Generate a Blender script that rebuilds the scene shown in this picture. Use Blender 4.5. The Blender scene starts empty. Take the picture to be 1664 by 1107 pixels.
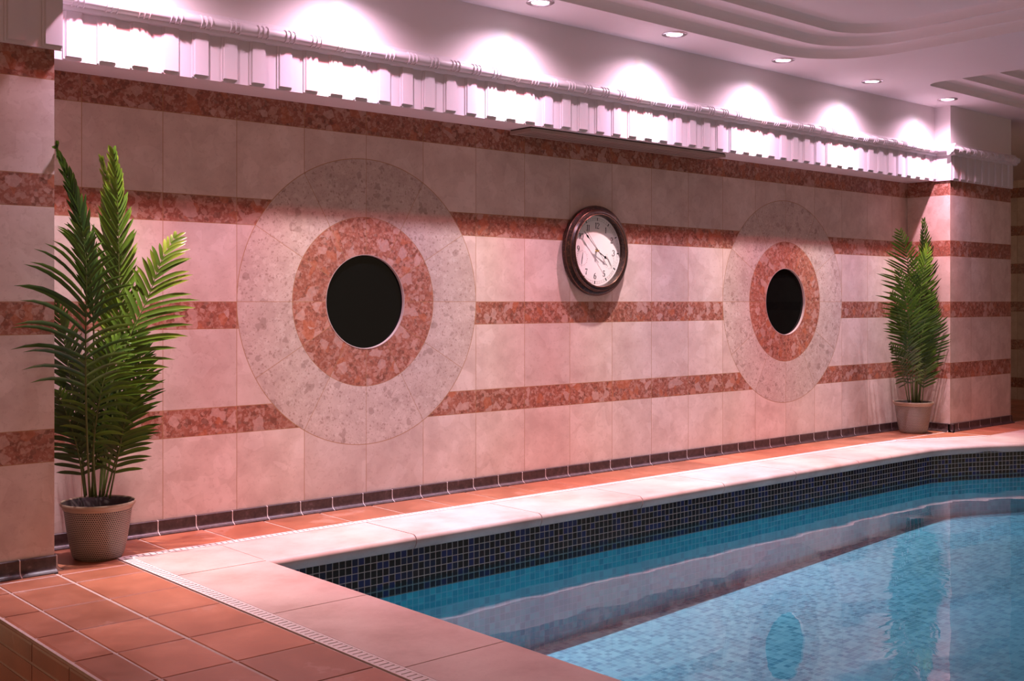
import bpy, bmesh, math, random
from mathutils import Vector, Matrix
R = math.radians
random.seed(7)
SC = bpy.context.scene
COL = SC.collection

# ------------------------------------------------------------------ camera
TH = R(41.57)
EYE = Vector((-1.552, -4.066, 0.870))
cam_d = bpy.data.cameras.new('camera')
cam = bpy.data.objects.new('camera', cam_d)
COL.objects.link(cam)
cam.location = EYE
cam.rotation_euler = (R(90), 0, -TH)
cam_d.sensor_width = 36.0
cam_d.lens = 36.0 * 1853.0 / 1664.0
cam_d.shift_y = -63.1 / 1664.0
cam_d.clip_start = 0.05
SC.camera = cam

# ------------------------------------------------------------------ world, exposure
SC.view_settings.view_transform = 'Standard'
SC.view_settings.look = 'None'
SC.view_settings.gamma = 1.0
SC.view_settings.use_curve_mapping = False
SC.view_settings.exposure = 0.0
SC.cycles.use_denoising = True
SC.cycles.max_bounces = 8
SC.cycles.transparent_max_bounces = 16
SC.cycles.sample_clamp_indirect = 4.0
world = bpy.data.worlds.new('world')
SC.world = world
world.use_nodes = True
world.node_tree.nodes['Background'].inputs[0].default_value = (1.0, 0.67, 0.43, 1)
world.node_tree.nodes['Background'].inputs[1].default_value = 0.45

LAMP_X = [0.047, 0.947, 1.847, 2.744, 3.645, 4.539, 5.444]
LAMP_Y = -0.42
CEIL = 2.18
LAMP_W = 200.0
LAMP_TINT = [(1, .90, .96), (1, .88, .96), (1, .92, .98), (1, .90, .97), (1, .90, .96), (1, .92, .98), (1, .89, .97)]

# ------------------------------------------------------------------ node helpers
class NT:
    def __init__(s, name):
        s.mat = bpy.data.materials.new(name); s.mat.use_nodes = True
        s.t = s.mat.node_tree; s.t.nodes.clear()
        s.out = s.t.nodes.new('ShaderNodeOutputMaterial')
    def n(s, typ, **kw):
        nd = s.t.nodes.new(typ)
        for k, v in kw.items(): setattr(nd, k, v)
        return nd
    def put(s, sock, v):
        if v is None: return
        if hasattr(v, 'is_linked') or hasattr(v, 'links'): s.t.links.new(v, sock)
        else:
            if sock.type == 'RGBA' and len(v) == 3: v = (*v, 1)
            sock.default_value = v
    def m(s, op, a, b=None, c=None, clamp=False):
        nd = s.n('ShaderNodeMath', operation=op); nd.use_clamp = clamp
        s.put(nd.inputs[0], a); s.put(nd.inputs[1], b); s.put(nd.inputs[2], c)
        return nd.outputs[0]
    def mix(s, f, a, b, mode='MIX'):
        nd = s.n('ShaderNodeMix', data_type='RGBA', blend_type=mode)
        s.put(nd.inputs[0], f); s.put(nd.inputs[6], a); s.put(nd.inputs[7], b)
        return nd.outputs[2]
    def mixf(s, f, a, b):
        nd = s.n('ShaderNodeMix', data_type='FLOAT')
        s.put(nd.inputs[0], f); s.put(nd.inputs[2], a); s.put(nd.inputs[3], b)
        return nd.outputs[0]
    def ramp(s, f, pts, interp='LINEAR'):
        nd = s.n('ShaderNodeValToRGB'); cr = nd.color_ramp; cr.interpolation = interp
        while len(cr.elements) < len(pts): cr.elements.new(.5)
        for e, (p, c) in zip(cr.elements, pts):
            e.position = p; e.color = (*c, 1) if len(c) == 3 else c
        s.put(nd.inputs[0], f)
        return nd.outputs[0]
    def pos(s):
        g = s.n('ShaderNodeNewGeometry'); x = s.n('ShaderNodeSeparateXYZ')
        s.t.links.new(g.outputs['Position'], x.inputs[0]); s.P = g.outputs['Position']
        return x.outputs
    def comb(s, x, y, z=0.0):
        nd = s.n('ShaderNodeCombineXYZ')
        s.put(nd.inputs[0], x); s.put(nd.inputs[1], y); s.put(nd.inputs[2], z)
        return nd.outputs[0]
    def noise(s, vec, scale, detail=3.0, rough=.55, color=False):
        nd = s.n('ShaderNodeTexNoise'); s.put(nd.inputs['Vector'], vec)
        nd.inputs['Scale'].default_value = scale; nd.inputs['Detail'].default_value = detail
        nd.inputs['Roughness'].default_value = rough
        return nd.outputs['Color'] if color else nd.outputs['Fac']
    def vor(s, vec, scale, out='Color', feature='F1', rnd=1.0):
        nd = s.n('ShaderNodeTexVoronoi', feature=feature); s.put(nd.inputs['Vector'], vec)
        nd.inputs['Scale'].default_value = scale; nd.inputs['Randomness'].default_value = rnd
        return nd.outputs[out]
    def white(s, vec):
        nd = s.n('ShaderNodeTexWhiteNoise'); s.put(nd.inputs['Vector'], vec)
        return nd.outputs
    def sep(s, c):
        nd = s.n('ShaderNodeSeparateColor'); s.put(nd.inputs[0], c); return nd.outputs
    def vadd(s, a, b):
        nd = s.n('ShaderNodeVectorMath', operation='ADD'); s.put(nd.inputs[0], a); s.put(nd.inputs[1], b)
        return nd.outputs[0]
    def vscale(s, a, k):
        nd = s.n('ShaderNodeVectorMath', operation='SCALE'); s.put(nd.inputs[0], a); s.put(nd.inputs[3], k)
        return nd.outputs[0]
    def bump(s, h, strength=.3, dist=.002):
        nd = s.n('ShaderNodeBump'); s.put(nd.inputs['Height'], h)
        nd.inputs['Strength'].default_value = strength; nd.inputs['Distance'].default_value = dist
        return nd.outputs[0]
    def bsdf(s, color, rough=.5, spec=.5, metal=0.0, normal=None, link=True):
        b = s.n('ShaderNodeBsdfPrincipled')
        s.put(b.inputs['Base Color'], color); s.put(b.inputs['Roughness'], rough)
        s.put(b.inputs['Metallic'], metal); s.put(b.inputs['Specular IOR Level'], spec)
        if normal is not None: s.put(b.inputs['Normal'], normal)
        if link: s.t.links.new(b.outputs[0], s.out.inputs[0])
        return b

# ------------------------------------------------------------------ stone wall material
BAND, PER = 0.1045, 0.4095
def stone_wall(name, axis='X', u_off=0.0, tile_u=.305, circles=(), base=1.0):
    g = NT(name); X = g.pos()
    u0 = X[0] if axis == 'X' else X[1]; v = X[2]
    u = g.m('SUBTRACT', u0, u_off)
    p = g.m('DIVIDE', g.m('SUBTRACT', v, .765), PER)
    row = g.m('FLOOR', p); fr = g.m('SUBTRACT', p, row)
    red = g.m('LESS_THAN', fr, BAND / PER)
    hh = .0013
    gv = g.m('LESS_THAN', g.m('MULTIPLY', g.m('MINIMUM', fr, g.m('SUBTRACT', 1.0, fr)), PER), hh)
    gv2 = g.m('LESS_THAN', g.m('MULTIPLY', g.m('ABSOLUTE', g.m('SUBTRACT', fr, BAND / PER)), PER), hh)
    uu = g.m('DIVIDE', u, tile_u); col = g.m('FLOOR', uu); fu = g.m('SUBTRACT', uu, col)
    gu = g.m('LESS_THAN', g.m('MULTIPLY', g.m('MINIMUM', fu, g.m('SUBTRACT', 1.0, fu)), tile_u), hh)
    gr = g.m('MAXIMUM', g.m('MAXIMUM', gv, gv2), gu)
    inc = None; idc = None
    for k, (cx, cz) in enumerate(circles):
        du = g.m('SUBTRACT', u0, cx); dv = g.m('SUBTRACT', v, cz)
        r = g.m('SQRT', g.m('ADD', g.m('MULTIPLY', du, du), g.m('MULTIPLY', dv, dv)))
        ins = g.m('LESS_THAN', r, .6105)
        inr = g.m('LESS_THAN', r, .361)
        ang = g.m('ADD', g.m('DIVIDE', g.m('ARCTAN2', dv, du), R(30)), 12.0)
        ai = g.m('FLOOR', ang); fa = g.m('SUBTRACT', ang, ai)
        ga = g.m('LESS_THAN', g.m('MULTIPLY', g.m('MULTIPLY', g.m('MINIMUM', fa, g.m('SUBTRACT', 1.0, fa)), r), R(30)), .0011)
        g1 = g.m('LESS_THAN', g.m('ABSOLUTE', g.m('SUBTRACT', r, .61)), .0016)
        g2 = g.m('LESS_THAN', g.m('ABSOLUTE', g.m('SUBTRACT', r, .361)), .0012)
        gc = g.m('MAXIMUM', g.m('MULTIPLY', ga, ins), g.m('MAXIMUM', g1, g2))
        gr = g.m('MAXIMUM', g.m('MULTIPLY', gr, g.m('SUBTRACT', 1.0, ins)), gc)
        red = g.mixf(ins, red, inr)
        col = g.mixf(ins, col, g.m('ADD', ai, 40.0 + 20 * k))
        row = g.mixf(ins, row, g.m('ADD', inr, 31.0))
        inc = ins if inc is None else g.m('MAXIMUM', inc, ins)
    tid = g.comb(col, row, red)
    rnd = g.white(tid)
    off = g.vscale(rnd['Color'], 7.0)
    flat = g.comb(u0, v, 0.0)
    P0 = g.vadd(flat, off)
    warp = g.vscale(g.noise(P0, 14.0, 2, .5, True), .035)
    P1 = g.vadd(P0, warp)
    # pale stone: cloudy ground with faint broken fragments
    cloud = g.noise(P1, 7.0, 5, .6)
    fine = g.noise(P1, 55.0, 4, .65)
    fragL = g.sep(g.vor(P1, 13.0))[0]
    fragM = g.sep(g.vor(P1, 34.0))[1]
    spk = g.vor(P1, 120.0, 'Distance')
    pale = g.ramp(cloud, [(.3, (.50, .350, .305)), (.52, (.60, .44, .385)), (.72, (.67, .51, .455))])
    pale = g.mix(g.m('MULTIPLY', g.m('GREATER_THAN', fragL, .76), .24), pale, (.76, .60, .55))
    pale = g.mix(g.m('MULTIPLY', g.m('LESS_THAN', fragM, .12), .16), pale, (.46, .30, .26))
    pale = g.mix(g.m('MULTIPLY', g.m('GREATER_THAN', fine, .60), .28), pale, (.44, .29, .24))
    # redder breccia: dark ground with many pale chips
    P2 = g.vadd(P0, g.vscale(g.noise(P0, 60.0, 2, .5, True), .012))
    chipA = g.sep(g.vor(P2, 26.0)); chipB = g.sep(g.vor(P2, 66.0)); chipC = g.sep(g.vor(P2, 130.0))
    redc = g.ramp(g.noise(P2, 38.0, 6, .75), [(.32, (.17, .055, .036)), (.5, (.29, .095, .062)), (.68, (.38, .150, .105))])
    redc = g.mix(g.m('MULTIPLY', g.m('GREATER_THAN', chipC[0], .72), .40), redc, (.48, .27, .21))
    redc = g.mix(g.m('MULTIPLY', g.m('GREATER_THAN', chipB[0], .80), .50), redc, (.50, .29, .23))
    redc = g.mix(g.m('MULTIPLY', g.m('LESS_THAN', chipB[1], .12), .5), redc, (.12, .045, .030))
    redc = g.mix(g.m('MULTIPLY', g.m('GREATER_THAN', chipA[0], .88), .60), redc, (.52, .32, .27))
    redc = g.mix(g.m('MULTIPLY', g.m('GREATER_THAN', chipA[1], .91), .55), redc, (.42, .12, .055))
    if inc is not None:
        g2c = g.ramp(g.noise(P1, 14.0, 6, .68), [(.3, (.43, .305, .265)), (.52, (.52, .385, .335)), (.75, (.59, .45, .40))])
        g2c = g.mix(g.m('MULTIPLY', g.m('LESS_THAN', g.sep(g.vor(P2, 40.0))[0], .045), .5), g2c, (.27, .17, .14))
        g2c = g.mix(g.m('MULTIPLY', g.m('LESS_THAN', chipC[1], .055), .55), g2c, (.26, .15, .12))
        g2c = g.mix(g.m('MULTIPLY', g.m('GREATER_THAN', chipB[2], .90), .35), g2c, (.66, .54, .48))
        g2c = g.mix(g.m('MULTIPLY', g.m('LESS_THAN', g.sep(g.vor(P2, 210.0))[0], .10), .4), g2c, (.30, .19, .15))
        r2 = g.mix(g.m('MULTIPLY', g.m('GREATER_THAN', fine, .52), .35), redc, (.50, .20, .13))
        pale = g.mix(inc, pale, g2c); redc = g.mix(g.m('MULTIPLY', inc, .8), redc, r2)
    c = g.mix(red, pale, redc)
    val = g.m('ADD', .90 * base, g.m('MULTIPLY', rnd['Value'], .16 * base))
    c = g.mix(1.0, c, g.comb(val, val, val), 'MULTIPLY')
    c = g.mix(g.m('MULTIPLY', gr, .85), c, (.34, .17, .07))
    rough = g.mixf(gr, .30, .8)
    nb = g.bump(g.m('SUBTRACT', g.m('MULTIPLY', fine, .12), gr), .5, .0012)
    g.bsdf(c, rough, .45, 0, nb)
    return g.mat

def simple(name, color, rough=.5, spec=.5, metal=0.0, var=.08, scale=12.0, bump=0.0, bscale=80.0):
    g = NT(name); g.pos()
    f = g.noise(g.P, scale, 4, .6)
    c = g.mix(f, tuple(x * (1 - var) for x in color), tuple(min(1, x * (1 + var)) for x in color))
    nm = g.bump(g.noise(g.P, bscale, 3, .6), bump, .002) if bump else None
    g.bsdf(c, rough, spec, metal, nm)
    return g.mat

M = {}
C1, C2 = (1.22, .87), (4.27, .87)
M['stone_main'] = stone_wall('stone_main', 'X', 0.0, .305, (C1, C2))
M['stone_pillar'] = stone_wall('stone_pillar', 'X', 5.692, .289)
M['stone_left'] = stone_wall('stone_left', 'X', -.21 - .61, .61)
M['stone_return'] = stone_wall('stone_return', 'Y', .31, .62)
M['plaster'] = simple('plaster', (.76, .67, .69), .55, .3, var=.03, scale=5, bump=.12, bscale=60)
M['ceiling'] = simple('ceiling_paint', (.82, .72, .74), .6, .25, var=.02, scale=3, bump=.05)
M['gloss_white'] = simple('gloss_white', (.64, .57, .60), .35, .5, var=.02)
M['grout'] = simple('pale_grout', (.46, .32, .27), .8, .2, var=.2, scale=40)
M['grout_white'] = simple('white_grout', (.66, .54, .52), .8, .2, var=.15, scale=60)
def terracotta():
    g = NT('terracotta'); g.pos()
    at = g.n('ShaderNodeAttribute', attribute_name='rnd')
    n1 = g.noise(g.P, 6.0, 5, .6); n2 = g.noise(g.P, 70.0, 4, .65)
    c = g.ramp(n1, [(.3, (.29, .088, .043)), (.55, (.38, .122, .060)), (.75, (.46, .165, .088))])
    c = g.mix(g.m('MULTIPLY', g.m('SUBTRACT', n2, .45, None, True), 1.2), c, (.30, .10, .06))
    v = g.m('ADD', .80, g.m('MULTIPLY', at.outputs['Fac'], .36))
    c = g.mix(1.0, c, g.comb(v, v, v), 'MULTIPLY')
    c = g.mix(g.m('MULTIPLY', g.m('GREATER_THAN', g.noise(g.P, 3.1, 6, .7), .60), .14), c, (.62, .40, .34))
    g.bsdf(c, g.m('ADD', .26, g.m('MULTIPLY', n1, .22)), .8, 0, g.bump(n2, .08, .0015))
    return g.mat
M['terracotta'] = terracotta()
def cove_tile():
    g = NT('cove_tile'); g.pos()
    n2 = g.noise(g.P, 45.0, 5, .7)
    c = g.ramp(n2, [(.35, (.028, .012, .012)), (.6, (.060, .030, .028)), (.78, (.16, .10, .10))])
    g.bsdf(c, g.m('ADD', .2, g.m('MULTIPLY', n2, .3)), .5, 0, g.bump(n2, .2, .001))
    return g.mat
M['cove'] = cove_tile()
M['drain_white'] = simple('drain_white', (.68, .56, .53), .45, .4, var=.05)
def coping_mat():
    g = NT('coping_stone'); g.pos()
    n1 = g.noise(g.P, 4.0, 6, .65); n2 = g.noise(g.P, 90.0, 3, .6)
    c = g.ramp(n1, [(.3, (.44, .28, .24)), (.5, (.56, .39, .345)), (.7, (.63, .47, .42))])
    c = g.mix(g.m('MULTIPLY', g.m('GREATER_THAN', n2, .62), .2), c, (.40, .27, .24))
    g.bsdf(c, .42, .4, 0, g.bump(n2, .12, .001))
    return g.mat
M['coping'] = coping_mat()

def mosaic(name, kind):
    g = NT(name)
    uvn = g.n('ShaderNodeUVMap'); s = g.n('ShaderNodeSeparateXYZ'); g.t.links.new(uvn.outputs[0], s.inputs[0])
    P = .027
    u = g.m('DIVIDE', s.outputs[0], P); v = g.m('DIVIDE', s.outputs[1], P)
    iu, iv = g.m('FLOOR', u), g.m('FLOOR', v)
    fu, fv = g.m('SUBTRACT', u, iu), g.m('SUBTRACT', v, iv)
    du = g.m('MINIMUM', fu, g.m('SUBTRACT', 1.0, fu)); dv = g.m('MINIMUM', fv, g.m('SUBTRACT', 1.0, fv))
    gr = g.m('LESS_THAN', g.m('MINIMUM', du, dv), .055)
    w = g.white(g.comb(iu, iv, 0)); val = w['Value']
    if kind == 'wall':
        navy = g.ramp(val, [(0, (.010, .008, .009)), (.40, (.020, .014, .016)), (.62, (.010, .014, .040)), (.82, (.014, .020, .085))], 'CONSTANT')
        blue = g.ramp(val, [(0, (.09, .48, .56)), (.35, (.10, .56, .62)), (.7, (.14, .64, .69)), (.9, (.08, .42, .51))], 'CONSTANT')
        below = g.m('LESS_THAN', iv, -6.5)
        c = g.mix(below, navy, blue)
        gc = g.mix(below, (.36, .31, .28), (.20, .55, .66))
    else:
        P2 = g.m('ADD', g.m('MULTIPLY', iv, .0), 0.0)
        c = g.ramp(val, [(0, (.25, .37, .45)), (.3, (.33, .46, .54)), (.55, (.40, .54, .61)), (.8, (.48, .60, .66)), (.93, (.20, .32, .42))], 'CONSTANT')
        gc = (.34, .46, .51)
    c = g.mix(gr, c, gc)
    rough = g.mixf(gr, .10, .7)
    g.bsdf(c, rough, .5, 0, g.bump(g.m('SUBTRACT', 1.0, gr), .4, .001))
    return g.mat
M['mosaic_wall'] = mosaic('mosaic_wall', 'wall')
M['mosaic_floor'] = mosaic('mosaic_floor', 'floor')
def water_mat():
    g = NT('pool_water'); X = g.pos()
    st = g.comb(X[0], g.m('MULTIPLY', X[1], 1.0), 0.0)
    h = g.m('ADD', g.noise(st, 1.6, 2, .5), g.m('MULTIPLY', g.noise(st, 6.5, 2, .5), .12))
    nm = g.bump(h, .055, .05)
    fz = g.n('ShaderNodeFresnel'); fz.inputs[0].default_value = 1.33; g.put(fz.inputs[1], nm)
    tr = g.n('ShaderNodeBsdfTransparent'); tr.inputs[0].default_value = (.45, .76, .80, 1)
    gl = g.n('ShaderNodeBsdfGlossy'); gl.inputs['Roughness'].default_value = .012; g.put(gl.inputs['Normal'], nm)
    gl.inputs['Color'].default_value = (1, 1, 1, 1)
    mx = g.n('ShaderNodeMixShader')
    g.t.links.new(fz.outputs[0], mx.inputs[0]); g.t.links.new(tr.outputs[0], mx.inputs[1]); g.t.links.new(gl.outputs[0], mx.inputs[2])
    g.t.links.new(mx.outputs[0], g.out.inputs[0])
    return g.mat
M['water'] = water_mat()
def emis(name, col, s):
    g = NT(name); e = g.n('ShaderNodeEmission'); e.inputs[0].default_value = (*col, 1); e.inputs[1].default_value = s
    g.t.links.new(e.outputs[0], g.out.inputs[0]); return g.mat
M['lamp_glow'] = emis('lamp_glow', (1, .93, .97), 9.0)
M['chrome'] = simple('chrome', (.62, .56, .58), .18, .5, 1.0, var=.03)
M['black_glass'] = simple('black_glass', (.002, .003, .003), .03, .22, var=.1)
M['steel_ring'] = simple('steel_ring', (.42, .31, .28), .4, .5, .0, var=.05)
M['vent_paint'] = simple('vent_paint', (.36, .26, .22), .5, .4, var=.05)
M['vent_dark'] = simple('vent_dark', (.05, .03, .025), .7, .2)
def clock_bronze():
    g = NT('clock_bronze'); g.pos()
    n = g.noise(g.P, 90.0, 4, .7)
    c = g.ramp(n, [(.4, (.020, .010, .009)), (.58, (.050, .024, .016)), (.74, (.22, .10, .045))])
    g.bsdf(c, .32, .5, .4, g.bump(n, .15, .001)); return g.mat
M['bronze'] = clock_bronze()
M['bronze_light'] = simple('bronze_light', (.17, .075, .05), .3, .6, .7, var=.3, scale=60)
M['dial'] = simple('dial_paper', (.80, .74, .71), .5, .4, var=.02)
M['ink'] = simple('dial_ink', (.012, .010, .010), .5, .3)
M['ink_soft'] = simple('dial_ink_soft', (.22, .18, .17), .5, .3)
M['brass'] = simple('brass', (.55, .38, .14), .3, .5, 1.0)
def leafmat():
    g = NT('palm_leaf'); g.pos()
    at = g.n('ShaderNodeAttribute', attribute_name='tone')  # tone carries painted shade of back fronds and lit tips
    n = g.noise(g.P, 16.0, 3, .5)
    f = g.m('ADD', g.m('MULTIPLY', at.outputs['Fac'], .8), g.m('MULTIPLY', n, .3))
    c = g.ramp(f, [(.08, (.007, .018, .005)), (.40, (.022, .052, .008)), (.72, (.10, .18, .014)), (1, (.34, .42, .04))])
    b = g.bsdf(c, .33, .5, 0, None, False)
    tl = g.n('ShaderNodeBsdfTranslucent'); g.put(tl.inputs[0], g.mix(.5, c, (.20, .36, .02)))
    mx = g.n('ShaderNodeMixShader'); mx.inputs[0].default_value = .14
    g.t.links.new(b.outputs[0], mx.inputs[1]); g.t.links.new(tl.outputs[0], mx.inputs[2]); g.t.links.new(mx.outputs[0], g.out.inputs[0])
    return g.mat
M['leaf'] = leafmat()
M['stem'] = simple('palm_stem', (.085, .105, .022), .45, .4, var=.35, scale=30)
M['soil'] = simple('pot_soil', (.020, .012, .009), .9, .2, var=.5, scale=60, bump=.6, bscale=120)
M['rim'] = simple('pot_rim', (.36, .26, .18), .38, .5, .25, var=.15, scale=25)
M['pot_in'] = simple('pot_inside', (.03, .018, .014), .6, .3)
def potmat():
    g = NT('hammered_pot')
    uvn = g.n('ShaderNodeUVMap'); s = g.n('ShaderNodeSeparateXYZ'); g.t.links.new(uvn.outputs[0], s.inputs[0])
    u, v = s.outputs[0], s.outputs[1]      # cells
    iv = g.m('FLOOR', v); par = g.m('MULTIPLY', g.m('MODULO', g.m('ABSOLUTE', iv), 2.0), .5)
    u2 = g.m('ADD', u, par)
    fu = g.m('SUBTRACT', g.m('FRACT', u2), .5); fv = g.m('SUBTRACT', g.m('FRACT', v), .5)
    d = g.m('SQRT', g.m('ADD', g.m('MULTIPLY', fu, fu), g.m('MULTIPLY', g.m('MULTIPLY', fv, fv), .9)))
    hole = g.m('SUBTRACT', 1.0, g.m('MULTIPLY', g.m('SUBTRACT', d, .34), 9.0, None, True), None, True)
    c = g.mix(hole, (.46, .37, .29), (.045, .030, .024))
    g.bsdf(c, .4, .5, .15, g.bump(g.m('SUBTRACT', 1.0, hole), .7, .003))
    return g.mat
M['pot'] = potmat()

# ------------------------------------------------------------------ mesh helpers
class MB:
    def __init__(s): s.v = []; s.f = []; s.mi = []; s.uv = {}; s.att = []; s.cur = 0.0
    def vert(s, p): s.v.append(tuple(p)); s.att.append(s.cur); return len(s.v) - 1
    def face(s, idx, mi=0, uv=None):
        s.f.append(tuple(idx)); s.mi.append(mi)
        if uv: s.uv[len(s.f) - 1] = uv
    def quad(s, a, b, c, d, mi=0, uv=None):
        i = [s.vert(p) for p in (a, b, c, d)]; s.face(i, mi, uv)
    def box(s, x0, x1, y0, y1, z0, z1, mi=0, bev=0.0):
        # box with chamfered top edges when bev > 0
        b = bev
        lo = [s.vert(p) for p in ((x0, y0, z0), (x1, y0, z0), (x1, y1, z0), (x0, y1, z0))]
        if b:
            md = [s.vert(p) for p in ((x0, y0, z1 - b), (x1, y0, z1 - b), (x1, y1, z1 - b), (x0, y1, z1 - b))]
            hi = [s.vert(p) for p in ((x0 + b, y0 + b, z1), (x1 - b, y0 + b, z1), (x1 - b, y1 - b, z1), (x0 + b, y1 - b, z1))]
            rings = [lo, md, hi]
        else:
            hi = [s.vert(p) for p in ((x0, y0, z1), (x1, y0, z1), (x1, y1, z1), (x0, y1, z1))]
            rings = [lo, hi]
        s.face(lo[::-1], mi); s.face(rings[-1], mi)
        for r0, r1 in zip(rings, rings[1:]):
            for k in range(4):
                s.face((r0[k], r0[(k + 1) % 4], r1[(k + 1) % 4], r1[k]), mi)
    def sweep(s, prof, path, frame, mi=0, closed_prof=False, cap=True, uvf=None):
        # prof: list of (a,b) ; frame(i)->(origin, A, B)
        rings = []
        for i in range(len(path)):
            o, A, B = frame(i)
            rings.append([s.vert(o + A * a + B * b) for a, b in prof])
        n = len(prof)
        for i in range(len(rings) - 1):
            for k in range(n if closed_prof else n - 1):
                s.face((rings[i][k], rings[i][(k + 1) % n], rings[i + 1][(k + 1) % n], rings[i + 1][k]), mi)
        if cap and closed_prof:
            s.face(rings[0][::-1], mi); s.face(rings[-1], mi)
        return rings
    def lathe(s, prof, seg=48, axis='Z', c=(0, 0, 0), mi=0, uvc=None, close=False):
        rings = []
        for (r, h) in prof:
            ring = []
            for k in range(seg):
                a = 2 * math.pi * k / seg
                if axis == 'Z': p = (c[0] + r * math.cos(a), c[1] + r * math.sin(a), c[2] + h)
                else: p = (c[0] + r * math.cos(a), c[1] - h, c[2] + r * math.sin(a))
                ring.append(s.vert(p))
            rings.append(ring)
        for i in range(len(rings) - 1):
            for k in range(seg):
                k2 = (k + 1) % seg
                uv = None
                if uvc: uv = [(uvc[0] * k / seg, uvc[1][i]), (uvc[0] * (k + 1) / seg, uvc[1][i]), (uvc[0] * (k + 1) / seg, uvc[1][i + 1]), (uvc[0] * k / seg, uvc[1][i + 1])]
                s.face((rings[i][k], rings[i][k2], rings[i + 1][k2], rings[i + 1][k]), mi, uv)
        if close:
            s.face(rings[-1], mi)
        return rings
    def tube(s, pts, rads, seg=7, mi=0):
        rings = []
        up = Vector((0, 0, 1))
        for i, p in enumerate(pts):
            t = (pts[min(i + 1, len(pts) - 1)] - pts[max(i - 1, 0)]).normalized()
            a = t.cross(Vector((0, 1, 0)))
            if a.length < .05: a = t.cross(Vector((1, 0, 0)))
            a.normalize(); b = t.cross(a).normalized()
            r = rads[i] if isinstance(rads, (list, tuple)) else rads
            rings.append([s.vert(p + a * r * math.cos(2 * math.pi * k / seg) + b * r * math.sin(2 * math.pi * k / seg)) for k in range(seg)])
        for i in range(len(rings) - 1):
            for k in range(seg):
                s.face((rings[i][k], rings[i][(k + 1) % seg], rings[i + 1][(k + 1) % seg], rings[i + 1][k]), mi)
        s.face(rings[0][::-1], mi); s.face(rings[-1], mi)
    def build(s, name, mats, parent=None, smooth=False, attname=None, recalc=True, loc=None):
        me = bpy.data.meshes.new(name)
        me.from_pydata(s.v, [], s.f)
        for m_ in (mats if isinstance(mats, (list, tuple)) else [mats]): me.materials.append(m_)
        for p, mi in zip(me.polygons, s.mi): p.material_index = mi
        if s.uv:
            l = me.uv_layers.new(name='UVMap')
            for fi, uvs in s.uv.items():
                for li, uv in zip(me.polygons[fi].loop_indices, uvs): l.data[li].uv = uv
        if attname:
            a = me.attributes.new(attname, 'FLOAT', 'POINT'); a.data.foreach_set('value', s.att)
        if recalc:
            bm = bmesh.new(); bm.from_mesh(me); bmesh.ops.recalc_face_normals(bm, faces=bm.faces); bm.to_mesh(me); bm.free()
        if smooth:
            for p in me.polygons: p.use_smooth = True
            if smooth != True: me.set_sharp_from_angle(angle=R(smooth))
        me.update()
        o = bpy.data.objects.new(name, me); COL.objects.link(o)
        if parent: o.parent = parent
        if loc: o.location = loc
        return o
def empty(name, loc, label=None, cat=None, group=None):
    o = bpy.data.objects.new(name, None); COL.objects.link(o); o.location = loc; o.empty_display_size = .1
    if label: o['label'] = label; o['category'] = cat
    if group: o['group'] = group
    return o
def tag(o, label, cat, group=None):
    o['label'] = label; o['category'] = cat
    if group: o['group'] = group
    return o
def struct(o): o['kind'] = 'structure'; return o

# ------------------------------------------------------------------ walls
def plane_with_holes(name, outer, holes, y, mat, depth=.2):
    bm = bmesh.new(); edges = []
    for loop in [outer] + holes:
        vs = [bm.verts.new((a, y, b)) for a, b in loop]
        for i in range(len(vs)): edges.append(bm.edges.new((vs[i], vs[(i + 1) % len(vs)])))
    bmesh.ops.triangle_fill(bm, use_beauty=True, use_dissolve=False, edges=edges)
    for f in bm.faces:
        f.normal_update()
        if f.normal.y > 0: f.normal_flip()
    # give the wall its thickness
    for h in holes:
        ring0 = [bm.verts.new((a, y, b)) for a, b in h]; ring1 = [bm.verts.new((a, y + .10, b)) for a, b in h]
        n = len(h)
        for i in range(n): bm.faces.new((ring0[i], ring0[(i + 1) % n], ring1[(i + 1) % n], ring1[i]))
    me = bpy.data.meshes.new(name); bm.to_mesh(me); bm.free(); me.materials.append(mat)
    o = bpy.data.objects.new(name, me); COL.objects.link(o); return o
PR = .202
def circ(c, r, n=72): return [(c[0] + r * math.cos(2 * math.pi * k / n), c[1] + r * math.sin(2 * math.pi * k / n)) for k in range(n)]
wb = struct(plane_with_holes('wall_back', [(-.6, -.36), (5.75, -.36), (5.75, 1.70), (-.6, 1.70)], [circ(C1, PR), circ(C2, PR)], 0.0, M['stone_main']))
# right pillar, left pillar
def pillar(name, x0, x1, y0, y1, m_front, m_side):
    b = MB(); z0, z1 = -.02, CEIL
    b.quad((x0, y0, z0), (x1, y0, z0), (x1, y0, z1), (x0, y0, z1), 0)
    b.quad((x0, y1, z0), (x0, y0, z0), (x0, y0, z1), (x0, y1, z1), 1)
    b.quad((x1, y0, z0), (x1, y1, z0), (x1, y1, z1), (x1, y0, z1), 1)
    b.quad((x1, y1, z0), (x0, y1, z0), (x0, y1, z1), (x1, y1, z1), 1)
    return struct(b.build(name, [m_front, m_side], recalc=False))
PX0, PX1 = 5.692, 6.575
pillar('wall_right_pier', PX0, PX1, -.31, .30, M['stone_pillar'], M['stone_return'])
pillar('wall_left_pier', -1.30, -.217, -.338, .20, M['stone_left'], M['stone_return'])
# end wall beyond the pier, back wall of the passage
b = MB(); b.quad((10.7, -8, -.6), (10.7, 4.5, -.6), (10.7, 4.5, CEIL), (10.7, -8, CEIL))
M['stone_end'] = stone_wall('stone_end', 'Y', 0.0, .305)
struct(b.build('wall_end', M['stone_end'], recalc=False))
b = MB(); b.quad((5.7, 4.4, -.6), (10.8, 4.4, -.6), (10.8, 4.4, CEIL), (5.7, 4.4, CEIL))
struct(b.build('wall_passage', M['stone_main'], recalc=False))

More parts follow.
